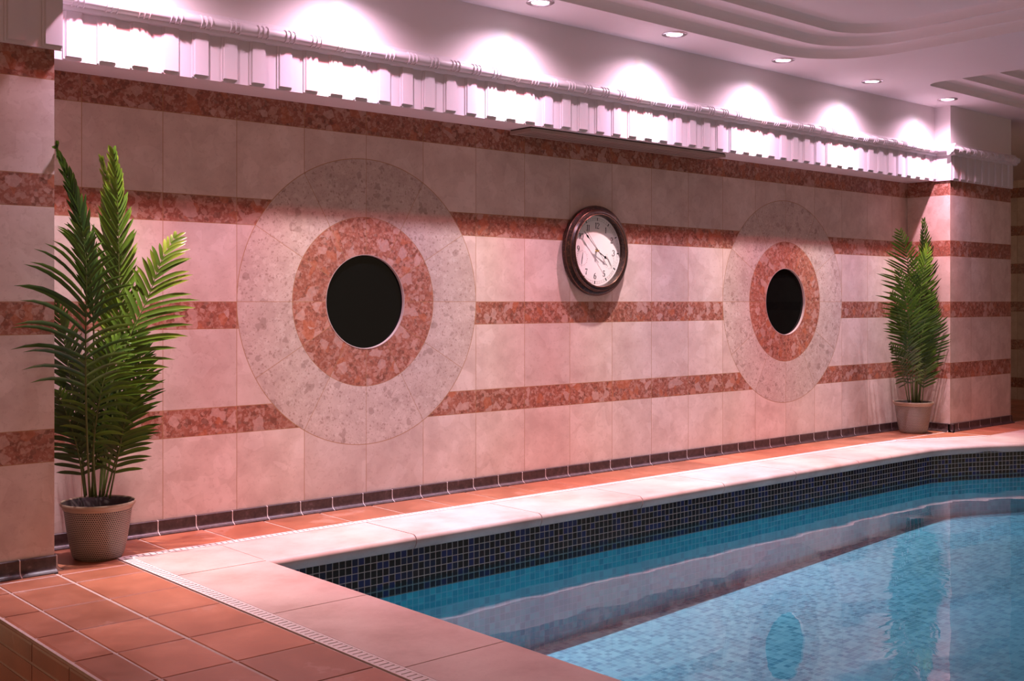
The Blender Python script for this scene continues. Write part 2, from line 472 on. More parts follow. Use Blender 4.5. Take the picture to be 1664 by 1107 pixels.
# portholes: window_1, window_2
for k, c in enumerate((C1, C2)):
    root = struct(empty('window_%d' % (k + 1), (c[0], 0.0, c[1])))
    b = MB()
    prof = [(PR + .0005, .0010), (PR - .0025, .0006), (PR - .003, -.002), (PR - .003, -.024), (PR + .001, -.024)]
    b.lathe(prof + [prof[0]], 96, 'Y')
    fr = b.build('window_frame', M['steel_ring'], root, smooth=35)
    b = MB(); ring = b.lathe([(PR - .0025, -.013), (PR - .0025, -.022)], 96, 'Y', close=True); b.face(ring[0][::-1])
    b.build('pane', M['black_glass'], root, smooth=35)

# bulkhead over the stone: soffit, upper wall
SOF = 1.685
BH_Y = -.20
b = MB()
b.quad((-.21, BH_Y, SOF), (PX0, BH_Y, SOF), (PX0, BH_Y, CEIL), (-.21, BH_Y, CEIL))
b.quad((-.21, .0, SOF), (PX0, .0, SOF), (PX0, BH_Y, SOF), (-.21, BH_Y, SOF))
b.quad((-.21, .0, SOF), (-.21, .0, CEIL), (PX0, .0, CEIL), (PX0, .0, SOF))
struct(b.build('wall_bulkhead', M['plaster'], recalc=True))
# plaster above the stone on the piers
for nm, x0, x1 in (('wall_right_pier_head', PX0, PX1), ('wall_left_pier_head', -1.30, -.217)):
    b = MB(); e = .002
    b.box(x0 - e if x0 > 0 else x0, x1 + e, (-.31 if x0 > 0 else -.338) - e, .2, SOF + .005, CEIL)
    struct(b.build(nm, M['plaster']))

# cornice: fluted frieze and ringed bead
def cornice(name, x0, x1, y, phase=0.0, ends=(False, False), axis='X', pitch=.1158):
    """front face at y (facing -Y). raised panels alternate with recessed ones"""
    b = MB()
    zb, zt = SOF - .004, 1.862
    RA, RB = .0065, .0             # raised / recessed projection
    x = x0; k0 = math.floor((x0 - phase) / pitch)
    k = k0
    def clampx(v): return max(x0, min(x1, v))
    while phase + k * pitch < x1:
        a0 = clampx(phase + k * pitch); a1 = clampx(phase + k * pitch + .058); b1 = clampx(phase + (k + 1) * pitch)
        if a1 - a0 > .002:
            # raised panel, with slim side arrises
            b.box(a0, a1, y - RA + .002, y + .002, zb + .012, zt)
            b.box(min(a0 + .003, a1), max(a1 - .003, a0), y - RA, y - RA + .0025, zb + .014, zt)
        if b1 - a1 > .006:
            # shallow step beside the raised panel
            b.box(max(a1, b1 - .007), b1, y - .003, y + .002, zb + .004, zt)
        k += 1
    b.box(x0, x1, y, y + .012, zb, zt)
    # moulding above: fillet, cove, bead, top weathering
    prof = [(.0, 1.846), (.012, 1.850), (.017, 1.856), (.020, 1.862)]
    for i in range(13):
        a = -math.pi * .5 + math.pi * 1.0 * i / 12
        prof.append((.020 + .0205 * math.cos(a), 1.884 + .0205 * math.sin(a)))
    prof += [(.018, 1.907), (.012, 1.909), (.008, 1.917), (.0, 1.925), (-.01, 1.925), (-.01, 1.846)]
    path = [x0 - (.036 if ends[0] else 0), x1 + (.036 if ends[1] else 0)]
    b.sweep(prof, path, lambda i: (Vector((path[i], y, 0)), Vector((0, -1, 0)), Vector((0, 0, 1))), closed_prof=True)
    # rings on the bead in threes
    k = k0
    while phase + k * pitch < x1:
        for j in (-1, 0, 1):
            xc = phase + k * pitch + .034 + j * .019
            if x0 < xc < x1:
                pr = [(.020 + .0245 * math.cos(-math.pi * .55 + math.pi * 1.1 * i / 10), 1.884 + .0245 * math.sin(-math.pi * .55 + math.pi * 1.1 * i / 10)) for i in range(11)]
                pth = [xc - .0022, xc + .0022]
                b.sweep(pr + [(.015, 1.884)], pth, lambda i: (Vector((pth[i], y, 0)), Vector((0, -1, 0)), Vector((0, 0, 1))), closed_prof=True)
        k += 1
    o = b.build(name, M['gloss_white'], smooth=28)
    return o
c1 = struct(cornice('trim_1', -.21, PX0, BH_Y - .0085, phase=1.022))
c2 = struct(cornice('trim_2', PX0 - .008, PX1 + .008, -.320, phase=PX0 + .02, ends=(True, True), pitch=.100))
c3 = struct(cornice('trim_3', -1.30, -.195, -.348, phase=-.195 - .058, ends=(False, True)))
# return side of the right pier cornice (seen from the pool as the inner corner)
b = MB()
b.box(-.319, BH_Y, -.0075, .0056, SOF - .004, 1.862)
prof = [(.0, 1.846), (.012, 1.850), (.017, 1.856), (.020, 1.862)] + [(.020 + .0205 * math.cos(-math.pi / 2 + math.pi * i / 12), 1.884 + .0205 * math.sin(-math.pi / 2 + math.pi * i / 12)) for i in range(13)] + [(.018, 1.907), (.008, 1.917), (.0, 1.925)]
path = [-.352, BH_Y]
b.sweep(prof, path, lambda i: (Vector((path[i], 0, 0)), Vector((0, 1, 0)), Vector((0, 0, 1))), closed_prof=True)
o = b.build('trim_4', M['gloss_white'], smooth=28)
# local x runs along the return face (world Y), local +y points away from it (world -X)
o.matrix_world = Matrix(((0, -1, 0, PX0 - .004), (1, 0, 0, 0), (0, 0, 1, 0), (0, 0, 0, 1)))
struct(o)

# ------------------------------------------------------------------ ceiling with stepped trays
def rrect(x0, x1, y0, y1, r, n=12):
    pts = []
    for cx, cy, a0 in ((x1 - r, y1 - r, 0), (x0 + r, y1 - r, 90), (x0 + r, y0 + r, 180), (x1 - r, y0 + r, 270)):
        for i in range(n + 1):
            a = R(a0 + 90 * i / n); pts.append((cx + r * math.cos(a), cy + r * math.sin(a)))
    return pts
bm = bmesh.new()
outer = [(-5, -8.2), (12, -8.2), (12, 4.6), (-5, 4.6)]
trays = [(-4.2, 3.955, -6.5, -.495, .42, .020), (4.86, 9.6, -6.5, -.575, .10, .0)]
def step_loops(t):
    x0, x1, y0, y1, r, _ = t
    L = []
    for k in range(3):
        e = .115 * k
        x1e = e * .25 if x1 < 4 else e
        x0e = e * 1.6 if x1 > 4 else e
        z0 = CEIL + .05 * k
        L.append((rrect(x0 + x0e, x1 - x1e, y0 + e, y1 - e, max(.06, r - e * .5)), z0))
        # rounded riser
        for j in range(1, 6):
            a = math.pi / 2 * j / 5
            d = .018 * (1 - math.cos(a)); zz = z0 + .05 * math.sin(a) 
            L.append((rrect(x0 + x0e + d, x1 - x1e - d, y0 + e + d, y1 - e - d, max(.05, r - e * .5 - d)), zz))
    return L
edges = []
def addloop(pts, z):
    vs = [bm.verts.new((a, b_, z)) for a, b_ in pts]
    es = [bm.edges.new((vs[i], vs[(i + 1) % len(vs)])) for i in range(len(vs))]
    return vs, es
_, es = addloop(outer, CEIL); edges += es
tl = []
for t in trays:
    L = step_loops(t); rings = []
    for i, (pts, z) in enumerate(L):
        vs, e2 = addloop(pts, z)
        if i == 0: edges += e2
        rings.append(vs)
    tl.append(rings)
bmesh.ops.triangle_fill(bm, use_beauty=True, edges=edges)
for rings in tl:
    for r0, r1 in zip(rings, rings[1:]):
        n = len(r0)
        for i in range(n): bm.faces.new((r0[i], r0[(i + 1) % n], r1[(i + 1) % n], r1[i]))
    bm.faces.new(rings[-1])
bmesh.ops.recalc_face_normals(bm, faces=bm.faces)
me = bpy.data.meshes.new('ceiling'); bm.to_mesh(me); bm.free(); me.materials.append(M['ceiling'])
for p in me.polygons: p.use_smooth = True
me.set_sharp_from_angle(angle=R(30))
ceil = bpy.data.objects.new('ceiling', me); COL.objects.link(ceil); struct(ceil)

# ------------------------------------------------------------------ downlights
dl_labels = [
    'recessed round downlight high above the tall palm by the left pier',
    'recessed round downlight over the left porthole, just off the upper edge',
    'recessed round ceiling downlight cut by the upper edge of the view, nearest one showing',
    'recessed round ceiling downlight second nearest, above and right of the wall clock',
    'recessed round ceiling downlight above the right porthole, middle one of five',
    'recessed round ceiling downlight second from the right pier',
    'recessed round ceiling downlight farthest away, right beside the head of the right pier']
def make_downlight():
    root = empty('ceiling_downlight', (0, 0, CEIL))
    b = MB(); b.lathe([(.062, .0), (.062, -.003), (.056, -.006), (.046, -.006), (.040, -.002), (.040, .0)], 40)
    b.build('trim_ring', M['chrome'], root, smooth=40)
    b = MB(); r = b.lathe([(.040, -.0015), (.033, -.0035)], 40, close=True)
    b.build('lamp_lens', M['lamp_glow'], root)
    return root
def lamp_light(i, root):
    d = bpy.data.lights.new('spot_light', 'SPOT')
    d.energy = LAMP_W; d.color = LAMP_TINT[i]; d.spot_size = R(152); d.spot_blend = .75; d.shadow_soft_size = .016
    # dichroic reflector: bright core, coloured fringe
    d.use_nodes = True; t = d.node_tree; t.nodes.clear()
    out = t.nodes.new('ShaderNodeOutputLight'); em = t.nodes.new('ShaderNodeEmission')
    tc = t.nodes.new('ShaderNodeTexCoord'); sp = t.nodes.new('ShaderNodeSeparateXYZ')
    t.links.new(tc.outputs['Normal'], sp.inputs[0])
    def mm(op, a, b_=None, cl=False):
        n = t.nodes.new('ShaderNodeMath'); n.operation = op; n.use_clamp = cl
        for s_, v in ((0, a), (1, b_)):
            if v is None: continue
            if hasattr(v, 'links'): t.links.new(v, n.inputs[s_])
            else: n.inputs[s_].default_value = v
        return n.outputs[0]
    nz = mm('ABSOLUTE', sp.outputs[2])
    core = mm('POWER', nz, 16.0)
    st = mm('ADD', mm('MULTIPLY', core, 1.45), mm('MULTIPLY', nz, .23))
    # hue across the beam (x over |z|)
    q = mm('ADD', mm('MULTIPLY', mm('DIVIDE', sp.outputs[0], mm('ADD', nz, .25)), .70), .5)
    nz2 = t.nodes.new('ShaderNodeValToRGB'); cr = nz2.color_ramp
    cols = [(0.0, (.98, .72, .88)), (.28, (.78, .76, 1.0)), (.43, (.92, .94, 1.0)), (.53, (1, .96, .90)), (.65, (1, .62, .70)), (.80, (.84, .74, .98)), (1, (.96, .70, .84))]
    if i % 2 == 1: cols = [(1 - p, c) for p, c in cols][::-1]
    while len(cr.elements) < len(cols): cr.elements.new(.5)
    for e, (p, c) in zip(cr.elements, cols): e.position = p; e.color = (*c, 1)
    t.links.new(q, nz2.inputs[0]); t.links.new(nz2.outputs[0], em.inputs[0]); t.links.new(st, em.inputs[1])
    t.links.new(em.outputs[0], out.inputs[0])
    o = bpy.data.objects.new('spot_light', d); COL.objects.link(o); o.parent = root; o.location = (0, 0, -.012)
    # red leak at the rim of the reflector, on the pool side
    d2 = bpy.data.lights.new('rim_light', 'SPOT'); d2.energy = LAMP_W * .09; d2.color = (1, .10, .16)
    d2.spot_size = R(110); d2.spot_blend = 1.0; d2.shadow_soft_size = .008
    o2 = bpy.data.objects.new('rim_light', d2); COL.objects.link(o2); o2.parent = root; o2.location = (0, -.026, -.012)
    return o
proto = make_downlight()
for i, x in enumerate(LAMP_X):
    if i == 0: r = proto
    else:
        r = proto.copy(); COL.objects.link(r)
        for ch in [c for c in proto.children if c.type == 'MESH']:
            c = ch.copy(); COL.objects.link(c); c.parent = r
    r.location = (x, LAMP_Y, CEIL - .0005)
    r['label'] = dl_labels[i]; r['category'] = 'ceiling light'; r['group'] = 'downlights along the wall'
bpy.context.view_layer.update()
for i, r in enumerate([o for o in COL.objects if o.name.startswith('ceiling_downlight')]):
    lamp_light(LAMP_X.index(min(LAMP_X, key=lambda q: abs(q - r.location.x))), r)

# ------------------------------------------------------------------ vent grille under the soffit
vx0, vx1, vy0, vy1 = 2.03, 3.48, -.160, -.012
root = empty('vent_grille', ((vx0 + vx1) / 2, (vy0 + vy1) / 2, SOF), 'long slim slotted air grille under the cornice soffit, right above the clock', 'vent')
def rel(b): 
    ox, oy, oz = root.location
    b.v = [(p[0] - ox, p[1] - oy, p[2] - oz) for p in b.v]; return b
b = MB()
b.box(vx0, vx1, vy0, vy0 + .018, SOF - .022, SOF - .006); b.box(vx0, vx1, vy1 - .018, vy1, SOF - .022, SOF - .006)
b.box(vx0, vx0 + .018, vy0 + .018, vy1 - .018, SOF - .022, SOF - .006); b.box(vx1 - .018, vx1, vy0 + .018, vy1 - .018, SOF - .022, SOF - .006)
rel(b).build('frame', M['vent_paint'], root)
b = MB()
for k in range(5):
    y = vy0 + .030 + k * .0225
    b.box(vx0 + .018, vx1 - .018, y - .006, y + .006, SOF - .018, SOF - .013)
rel(b).build('louvre', M['vent_paint'], root)
b = MB(); b.box(vx0 + .003, vx1 - .003, vy0 + .003, vy1 - .003, SOF - .0075, SOF - .0005)
rel(b).build('backing', M['vent_dark'], root)

# ------------------------------------------------------------------ skirting of cove tiles
def cove_run(b, p0, p1, nrm, L=.1525, start=0.0):
    """p0->p1 along the wall foot, nrm = outward horizontal normal"""
    p0 = Vector((*p0, 0)); p1 = Vector((*p1, 0)); d = (p1 - p0); tot = d.length; d.normalize(); n = Vector((*nrm, 0))
    prof = [(.0, .0545), (.009, .0545), (.011, .052), (.011, .024), (.013, .015), (.018, .009), (.026, .005), (.030, .003), (.030, -.01), (.0, -.01)]
    g = .0022; x = -start
    while x < tot:
        a, c = max(0, x + g), min(tot, x + L - g)
        if c - a > .004:
            path = [a, c]; b.cur = random.random()
            b.sweep(prof, path, lambda i: (p0 + d * path[i], n, Vector((0, 0, 1))), closed_prof=True, mi=0)
        x += L
    pg = [(pa * .93, pz - .001 if pz > 0 else pz) for pa, pz in prof]
    path = [0, tot]
    b.sweep(pg, path, lambda i: (p0 + d * path[i], n, Vector((0, 0, 1))), closed_prof=True, mi=1)
for nm, segs in (('baseboard_back', [((-.21, 0), (PX0, 0), (0, -1), .1525 * .4 + .21)]),
                 ('baseboard_right', [((PX0, 0), (PX0, -.34), (-1, 0), 0), ((PX0 - .03, -.31), (PX1 + .002, -.31), (0, -1), .03), ((PX1, -.31), (PX1, .30), (1, 0), 0)]),
                 ('baseboard_left', [((-1.30, -.338), (-.215, -.338), (0, -1), .095), ((-.217, -.338), (-.217, 0), (1, 0), 0)])):
    b = MB()
    for s in segs: cove_run(b, *s[:3], start=s[3])
    struct(b.build(nm, [M['cove'], M['grout_white']], smooth=35))

# ------------------------------------------------------------------ floor deck
DX = -.527      # step edge
def lines(a, b_, first, pitch):
    L = [a]; x = first
    while x <= a + .01: x += pitch
    while x < b_ - .01: L.append(x); x += pitch
    L.append(b_); return L
G = .0035; GX = .0048
fl = MB()
def tile(x0, x1, y0, y1, z=0.0, mi=0):
    fl.cur = random.random()
    fl.box(x0 + GX, x1 - GX, y0 + G, y1 - G, z - .012, z, mi, bev=.0018)
ys = sorted([-.40, -.53] + [-.53 - .2575 * k for k in range(1, 18)] + [0.0])
# left deck columns
for (x0, x1) in ((DX, -.414), (-.414, -.222), (-.222, .008)):
    for ya, yb in zip(ys, ys[1:]):
        if x0 == DX:
            # nosing tile with its rounded front edge
            fl.cur = random.random()
            prof = [(x1 - G, -.012), (x1 - G, 0.0), (DX + .018, 0.0), (DX + .010, -.0022), (DX + .0045, -.0065), (DX + .001, -.012), (DX, -.018), (DX, -.060), (DX + .012, -.060), (DX + .012, -.012)]
            path = [ya + G, yb - G]
            fl.sweep(prof, path, lambda i: (Vector((0, path[i], 0)), Vector((1, 0, 0)), Vector((0, 0, 1))), closed_prof=True)
        else: tile(x0, x1, ya, yb)
# strip along the back wall
xs = lines(.008, 5.0, .198, .2575)
for xa, xb in zip(xs, xs[1:]): tile(xa, xb, -.279, 0.0)
tile(5.0, 5.26, -.279, 0.0); tile(5.26, PX0 - .02, -.279, 0.0)
# riser rows
for ya, yb in zip(ys, ys[1:]):
    for z0, z1 in ((-.114, -.068), (-.24, -.122), (-.36, -.248)):
        fl.cur = random.random()
        fl.box(DX, DX + .012, ya + G, yb - G, z0, z1)
# deck beyond the pier and the right bank
def tile_poly(poly, z=0.0):
    fl.cur = random.random()
    n = len(poly); lo = [fl.vert((p[0], p[1], z - .012)) for p in poly]; hi = [fl.vert((p[0], p[1], z)) for p in poly]
    fl.face(lo[::-1]); fl.face(hi)
    for i in range(n): fl.face((lo[i], lo[(i + 1) % n], hi[(i + 1) % n], hi[i]))
x = 6.20
for xi in range(11):
    xa = 6.20 + .2575 * (xi - 2); xb = xa + .2575
    for yi in range(-3, 14):
        ya = -.31 + .2575 * (yi); yb = ya + .2575
        if xa < 6.6 and yb > -.30: continue
        if yb < -.56: continue
        tile(xa, xb, ya, yb)
tile_poly([(5.015, -.305), (5.66, -.305), (5.66, -.567), (5.45, -.48), (5.23, -.395)])
# grout bed
def slab(b, x0, x1, y0, y1, z0, z1, mi): b.box(x0, x1, y0, y1, z0, z1, mi)
gz = -.0022
slab(fl, DX + .0018, .008, -4.65, 0.0, -.37, gz, 1)
slab(fl, .008, PX1 + .0, -.279, .0, -.05, gz, 1)
slab(fl, 5.0, 8.6, -.60, -.279, -.05, gz, 1)
slab(fl, PX1 + .0, 8.6, -.279, 4.4, -.05, gz, 1)
# lower level left of the step and beyond the right end
fl.cur = .4
slab(fl, -5.0, DX + .003, -8, .3, -.42, -.36, 0)
slab(fl, 8.6, 10.8, -8, 4.4, -.42, -.36, 0)
slab(fl, 8.55, 8.6, -.6, 4.4, -.36, -.05, 0)
floor = struct(fl.build('floor', [M['terracotta'], M['grout']], attname='rnd'))

# ------------------------------------------------------------------ pool outline
inner = [(.392, -4.70), (.392, -.652), (4.36, -.650), (4.63, -.652), (4.80, -.662), (4.92, -.682), (5.04, -.715), (5.24, -.795), (5.45, -.905), (5.75, -1.07), (6.3, -1.37), (7.6, -2.1), (8.4, -2.6), (8.4, -6.2), (.392, -6.2)]
# coping stones: straight left run, corner, back run, bay
cp = MB()
LIP = [(0.0, -.030), (0.0, 0.0)]   # filled below
def cope_prof(w):
    pts = [(0.0, -.052), (0.0, 0.0)]
    pts += [(w - .026, 0.0)]
    for i in range(1, 9):
        a = math.pi / 2 * i / 8
        pts.append((w - .026 + .026 * math.sin(a), -.022 + .022 * math.cos(a)))
    pts += [(w - .004, -.036), (w - .012, -.050), (w - .014, -.052)]
    return pts
def cope_stone(o0, i0, o1, i1, sub=1):
    """stone between outer o0->o1 and inner i0->i1"""
    cp.cur = random.random()
    rings = []
    for k in range(sub + 1):
        t = k / sub
        o = Vector((*o0, 0)).lerp(Vector((*o1, 0)), t); i = Vector((*i0, 0)).lerp(Vector((*i1, 0)), t)
        w = (i - o).length; d = (i - o).normalized()
        rings.append([cp.vert(o + d * a + Vector((0, 0, z))) for a, z in cope_prof(w)])
    n = len(rings[0])
    for r0, r1 in zip(rings, rings[1:]):
        for k in range(n): cp.face((r0[k], r0[(k + 1) % n], r1[(k + 1) % n], r1[k]))
    cp.face(rings[0][::-1]); cp.face(rings[-1])
g2 = .0022
OX, IX, OY, IY = .058, .392, -.322, -.652
yj = [-.652, -1.247, -1.868, -2.48, -3.09, -3.70, -4.31, -4.70]
for a, c in zip(yj, yj[1:]): cope_stone((OX, a - g2), (IX, a - g2), (OX, c + g2), (IX, c + g2))
# corner block: flat square that both runs meet
cp.box(OX, IX - .02, IY + g2 + .0, OY, -.052, 0.0, 0, bev=.0)
xj = [IX - .02, 1.001, 1.642, 2.256, 2.84, 3.429, 4.02, 4.36]
for a, c in zip(xj, xj[1:]): cope_stone((a + g2, OY), (a + g2, IY), (c - g2, OY), (c - g2, IY))
bo = [(4.36, -.322), (4.70, -.323), (4.99, -.345), (5.22, -.435), (5.44, -.52), (5.66, -.60), (6.17, -.60), (7.9, -.62), (8.6, -.63)]
bi = [(4.36, -.652), (4.80, -.662), (4.93, -.684), (5.05, -.718), (5.24, -.795), (5.45, -.905), (6.3, -1.37), (7.6, -2.1), (8.4, -2.6)]
for k in range(len(bo) - 1):
    if k in (1, 2, 3, 4): gg = 0
    cope_stone(bo[k], bi[k], bo[k + 1], bi[k + 1])
coping = struct(cp.build('pool_coping', M['coping'], smooth=30))

# drain grating strip, between terracotta and coping
dr = MB()
def drain_run(p0, p1, w, nrm):
    p0 = Vector((*p0, 0)); p1 = Vector((*p1, 0)); n = Vector((*nrm, 0)); d = p1 - p0; T = d.length; d.normalize()
    def bar(a, c, s0, s1, z0, z1, mi=0):
        q = [p0 + d * a + n * s0, p0 + d * c + n * s0, p0 + d * c + n * s1, p0 + d * a + n * s1]
        lo = [dr.vert((v.x, v.y, z0)) for v in q]; hi = [dr.vert((v.x, v.y, z1)) for v in q]
        dr.face(lo[::-1], mi); dr.face(hi, mi)
        for k in range(4): dr.face((lo[k], lo[(k + 1) % 4], hi[(k + 1) % 4], hi[k]), mi)
    bar(0, T, 0, w, -.02, -.008, 1)
    bar(0, T, .001, .008, -.010, .001); bar(0, T, w - .008, w - .001, -.010, .001)
    x = 0
    while x < T - .01:
        bar(x + .002, x + .0195, .008, w - .008, -.009, .0005); x += .0225
drain_run((.010, -4.65), (.010, -.322), .046, (1, 0))
drain_run((.010, -.322), (4.70, -.322), .042, (0, 1))
drain_run((4.70, -.322), (5.0, -.345), .040, (.07, 1)); drain_run((5.0, -.345), (5.66, -.600), .040, (.36, .93))
tag(dr.build('drain_grating', [M['drain_white'], M['vent_dark']]), 'narrow white slotted drain grating running between the terracotta tiles and the pool coping', 'drain')

# pool shell
ps = MB()
def poolz(x): return -.565 + .0425 * max(0, x - 1.6) if x < 4.9 else -.425
off = .016
pin = [(.376, -6.2), (.376, -.636), (4.36, -.634), (4.84, -.640)] + [(5.10, -.722), (5.46, -.890), (5.75, -1.05), (6.3, -1.35), (7.6, -2.08), (8.42, -2.6), (8.42, -6.2)]
s = 0.0
for a, c in zip(pin, pin[1:]):
    L = math.hypot(c[0] - a[0], c[1] - a[1])
    ps.quad((*a, -1.2), (*c, -1.2), (*c, -.045), (*a, -.045), 0, [(s, -1.2 + .052), (s + L, -1.2 + .052), (s + L, .007), (s, .007)])
    s += L
pool = struct(ps.build('pool_wall', M['mosaic_wall'], recalc=False))
pf = MB()
xs_ = [-.1 + .5 * k for k in range(19)]
for xa, xb in zip(xs_, xs_[1:]):
    pf.quad((xa, -6.4, poolz(xa)), (xb, -6.4, poolz(xb)), (xb, -.4, poolz(xb)), (xa, -.4, poolz(xa)), 0, [(xa, -6.4), (xb, -6.4), (xb, -.4), (xa, -.4)])
struct(pf.build('pool_floor', M['mosaic_floor'], recalc=False))
w = MB(); WZ = -.172
idx = [w.vert((x, y, WZ)) for x, y in pin]; w.face(idx[::-1])
wo = w.build('pool_water', M['water'], recalc=False)
wo['kind'] = 'stuff'; wo['label'] = 'still clear turquoise water filling the tiled pool'; wo['category'] = 'water'

# ------------------------------------------------------------------ clock
CK = Vector((2.606, 0.0, 1.128))
clock = empty('wall_clock', CK, 'round bronze framed wall clock hanging on the stone between the two portholes', 'clock')
clock.rotation_euler = (0, R(3.5), 0)
b = MB()
prof = [(.222, .0), (.228, .010), (.229, .022), (.224, .034), (.214, .041), (.206, .043), (.203, .047), (.198, .055), (.190, .058), (.183, .056), (.180, .050), (.178, .030), (.178, .018)]
b.lathe(prof, 96, 'Y', (0, 0, 0))
b.build('frame', M['bronze'], clock, smooth=30)
for r_, h in ((.2045, .0445), (.1835, .0565), (.2255, .031)):
    b = MB(); b.lathe([(r_ + .0022 * math.cos(a), h + .0022 * math.sin(a)) for a in [2 * math.pi * i / 8 for i in range(9)]], 96, 'Y')
    b.build('frame_bead', M['bronze_light'], clock, smooth=True)
b = MB(); rr = b.lathe([(.1795, .019), (.1795, .0205)], 96, 'Y', close=True)
dial = b.build('dial', M['dial'], clock)
# printed marks on the dial, in its plane: (x right, z up)
DY = -.0211
mk = MB()
def mquad(b, pts, y=DY): b.face([b.vert((p[0], y, p[1])) for p in pts])
def seg(b, a, c, w0, w1=None, y=DY, th=.0):
    w1 = w0 if w1 is None else w1
    a = Vector(a); c = Vector(c); d = (c - a)
    if d.length < 1e-6: return
    d.normalize(); n = Vector((-d.y, d.x))
    P = [a + n * w0, c + n * w1, c - n * w1, a - n * w0]
    if th:
        lo = [b.vert((p.x, y, p.y)) for p in P]; hi = [b.vert((p.x, y - th, p.y)) for p in P]
        b.face(lo); b.face(hi[::-1])
        for k in range(4): b.face((lo[k], lo[(k + 1) % 4], hi[(k + 1) % 4], hi[k]))
    else: mquad(b, P, y)
for k in range(12):
    a = R(90 - 30 * k); c_, s_ = math.cos(a), math.sin(a)
    mk = MB(); seg(mk, (.153 * c_, .153 * s_), (.168 * c_, .168 * s_), .0028)
    mk.build('hour_mark', M['ink'], dial)
mk = MB()
for k in range(60):
    a = R(90 - 6 * k); c_, s_ = math.cos(a), math.sin(a)
    if k % 5: seg(mk, (.156 * c_, .156 * s_), (.165 * c_, .165 * s_), .0005)
for rad in (.155, .166):
    for k in range(72):
        a0, a1 = 2 * math.pi * k / 72, 2 * math.pi * (k + 1) / 72
        seg(mk, (rad * math.cos(a0), rad * math.sin(a0)), (rad * math.cos(a1), rad * math.sin(a1)), .0004)
mk.build('minute_track', M['ink_soft'], dial)
# numerals with thick and thin strokes (box 1 wide x 1.6 high, centred)
def arc(cx, cy, rx, ry, a0, a1, w0, w1, n=12):
    out = []
    for i in range(n):
        t0, t1 = i / n, (i + 1) / n
        A0, A1 = R(a0 + (a1 - a0) * t0), R(a0 + (a1 - a0) * t1)
        def wd(A): return w0 + (w1 - w0) * abs(math.cos(A))
        out.append(((cx + rx * math.cos(A0), cy + ry * math.sin(A0)), (cx + rx * math.cos(A1), cy + ry * math.sin(A1)), wd(A0), wd(A1)))
    return out
TH_, TN = .13, .035
DIG = {
 '1': [((0, -.76), (0, .80), TH_, TH_), ((-.26, -.77), (.26, -.77), TN, TN), ((-.28, .52), (-.02, .78), TN, .06)],
 '2': arc(0, .38, .36, .40, 170, -30, TN, TH_) + [((.30, .18), (-.40, -.70), .10, TN), ((-.42, -.72), (.40, -.72), .09, .09), ((.40, -.78), (.42, -.45), TN, TN), ((-.34, .42), (-.30, .40), .10, .10)],
 '3': arc(-.02, .40, .34, .38, 160, -80, TN, TH_) + arc(-.04, -.36, .40, .42, 85, -160, TN, TH_) + [((-.32, .46), (-.28, .44), .10, .10), ((-.40, -.50), (-.36, -.48), .10, .10)],
 '5': [((-.30, .74), (.34, .74), .10, .08), ((-.30, .76), (-.32, .08), TN, TN)] + arc(-.04, -.28, .42, .48, 130, -150, TN, TH_) + [((-.40, -.52), (-.36, -.50), .10, .10)],
 '6': arc(0, -.30, .36, .46, 0, 360, TN, TH_, 18) + arc(.28, -.10, .64, .88, 180, 95, TN, TH_),
 '7': [((-.38, .74), (.40, .74), .09, .09), ((-.38, .80), (-.40, .48), TN, TN), ((.38, .68), (-.02, -.10), TN, .08), ((-.02, -.10), (-.08, -.78), .10, .15)],
 '9': arc(0, .30, .36, .46, 0, 360, TN, TH_, 18) + arc(-.28, .10, .64, .88, 0, -85, TN, TH_),
 '0': arc(0, 0, .38, .78, 0, 360, TN, TH_ + .02, 20),
}
DIG['1']; 
def numeral(txt, cx, cy, h=.030):
    b = MB(); sc_ = h / 1.6; wid = {'1': .62}
    tot = sum(wid.get(ch, 1.0) for ch in txt); x = -tot / 2
    for ch in txt:
        wch = wid.get(ch, 1.0); ox = x + wch / 2; x += wch
        for (a, c, w0, w1) in DIG[ch]:
            seg(b, (cx + (a[0] + ox) * sc_, cy + a[1] * sc_), (cx + (c[0] + ox) * sc_, cy + c[1] * sc_), w0 * sc_, w1 * sc_)
    o = b.build('numeral', M['ink'], dial, recalc=False)
for h_, t_ in ((12, '12'), (1, '1'), (2, '2'), (3, '3'), (5, '5'), (6, '6'), (7, '7'), (9, '9'), (10, '10'), (11, '11')):
    a = R(90 - 30 * h_); numeral(t_, .128 * math.cos(a), .128 * math.sin(a) )
# small dials in place of 8 and 4
for sgn in (-1, 1):
    cx, cy = sgn * .098, -.045
    b = MB()
    for k in range(24):
        a = R(15 * k)
        if sgn > 0 and 60 < 15 * k < 120: continue
        seg(b, (cx + .034 * math.cos(a), cy + .034 * math.sin(a)), (cx + (.038 if k % 2 else .041) * math.cos(a), cy + (.038 if k % 2 else .041) * math.sin(a)), .0008)
    sd = b.build('small_dial', M['ink_soft'], dial, recalc=False)
    b = MB()
    a = R(84) if sgn < 0 else R(-50)
    d_ = Vector((math.cos(a), math.sin(a))); c_ = Vector((cx, cy))
    seg(b, c_ - d_ * .030, c_, .0008, .0018, DY - .001, .001); seg(b, c_, c_ + d_ * .030, .0018, .0005, DY - .001, .001)
    b.build('small_hand', M['ink'] if sgn < 0 else M['ink_soft'], sd)
def hand(name, deg, L, tail, w, y, mat, spade=0):
    b = MB(); a = R(90 - deg); d_ = Vector((math.cos(a), math.sin(a)))
    seg(b, -d_ * tail, d_ * L * .80, w * .8, w, y, .0012)
    if spade:
        n = Vector((-d_.y, d_.x))
        seg(b, d_ * L * .62, d_ * L * .74, w, spade, y, .0012); seg(b, d_ * L * .74, d_ * L * .84, spade, w * .5, y, .0012)
        seg(b, d_ * L * .84, d_ * L, w, .0003, y, .0012)
    else: seg(b, d_ * L * .80, d_ * L, w, w * .3, y, .0012)
    return b.build(name, mat, clock)
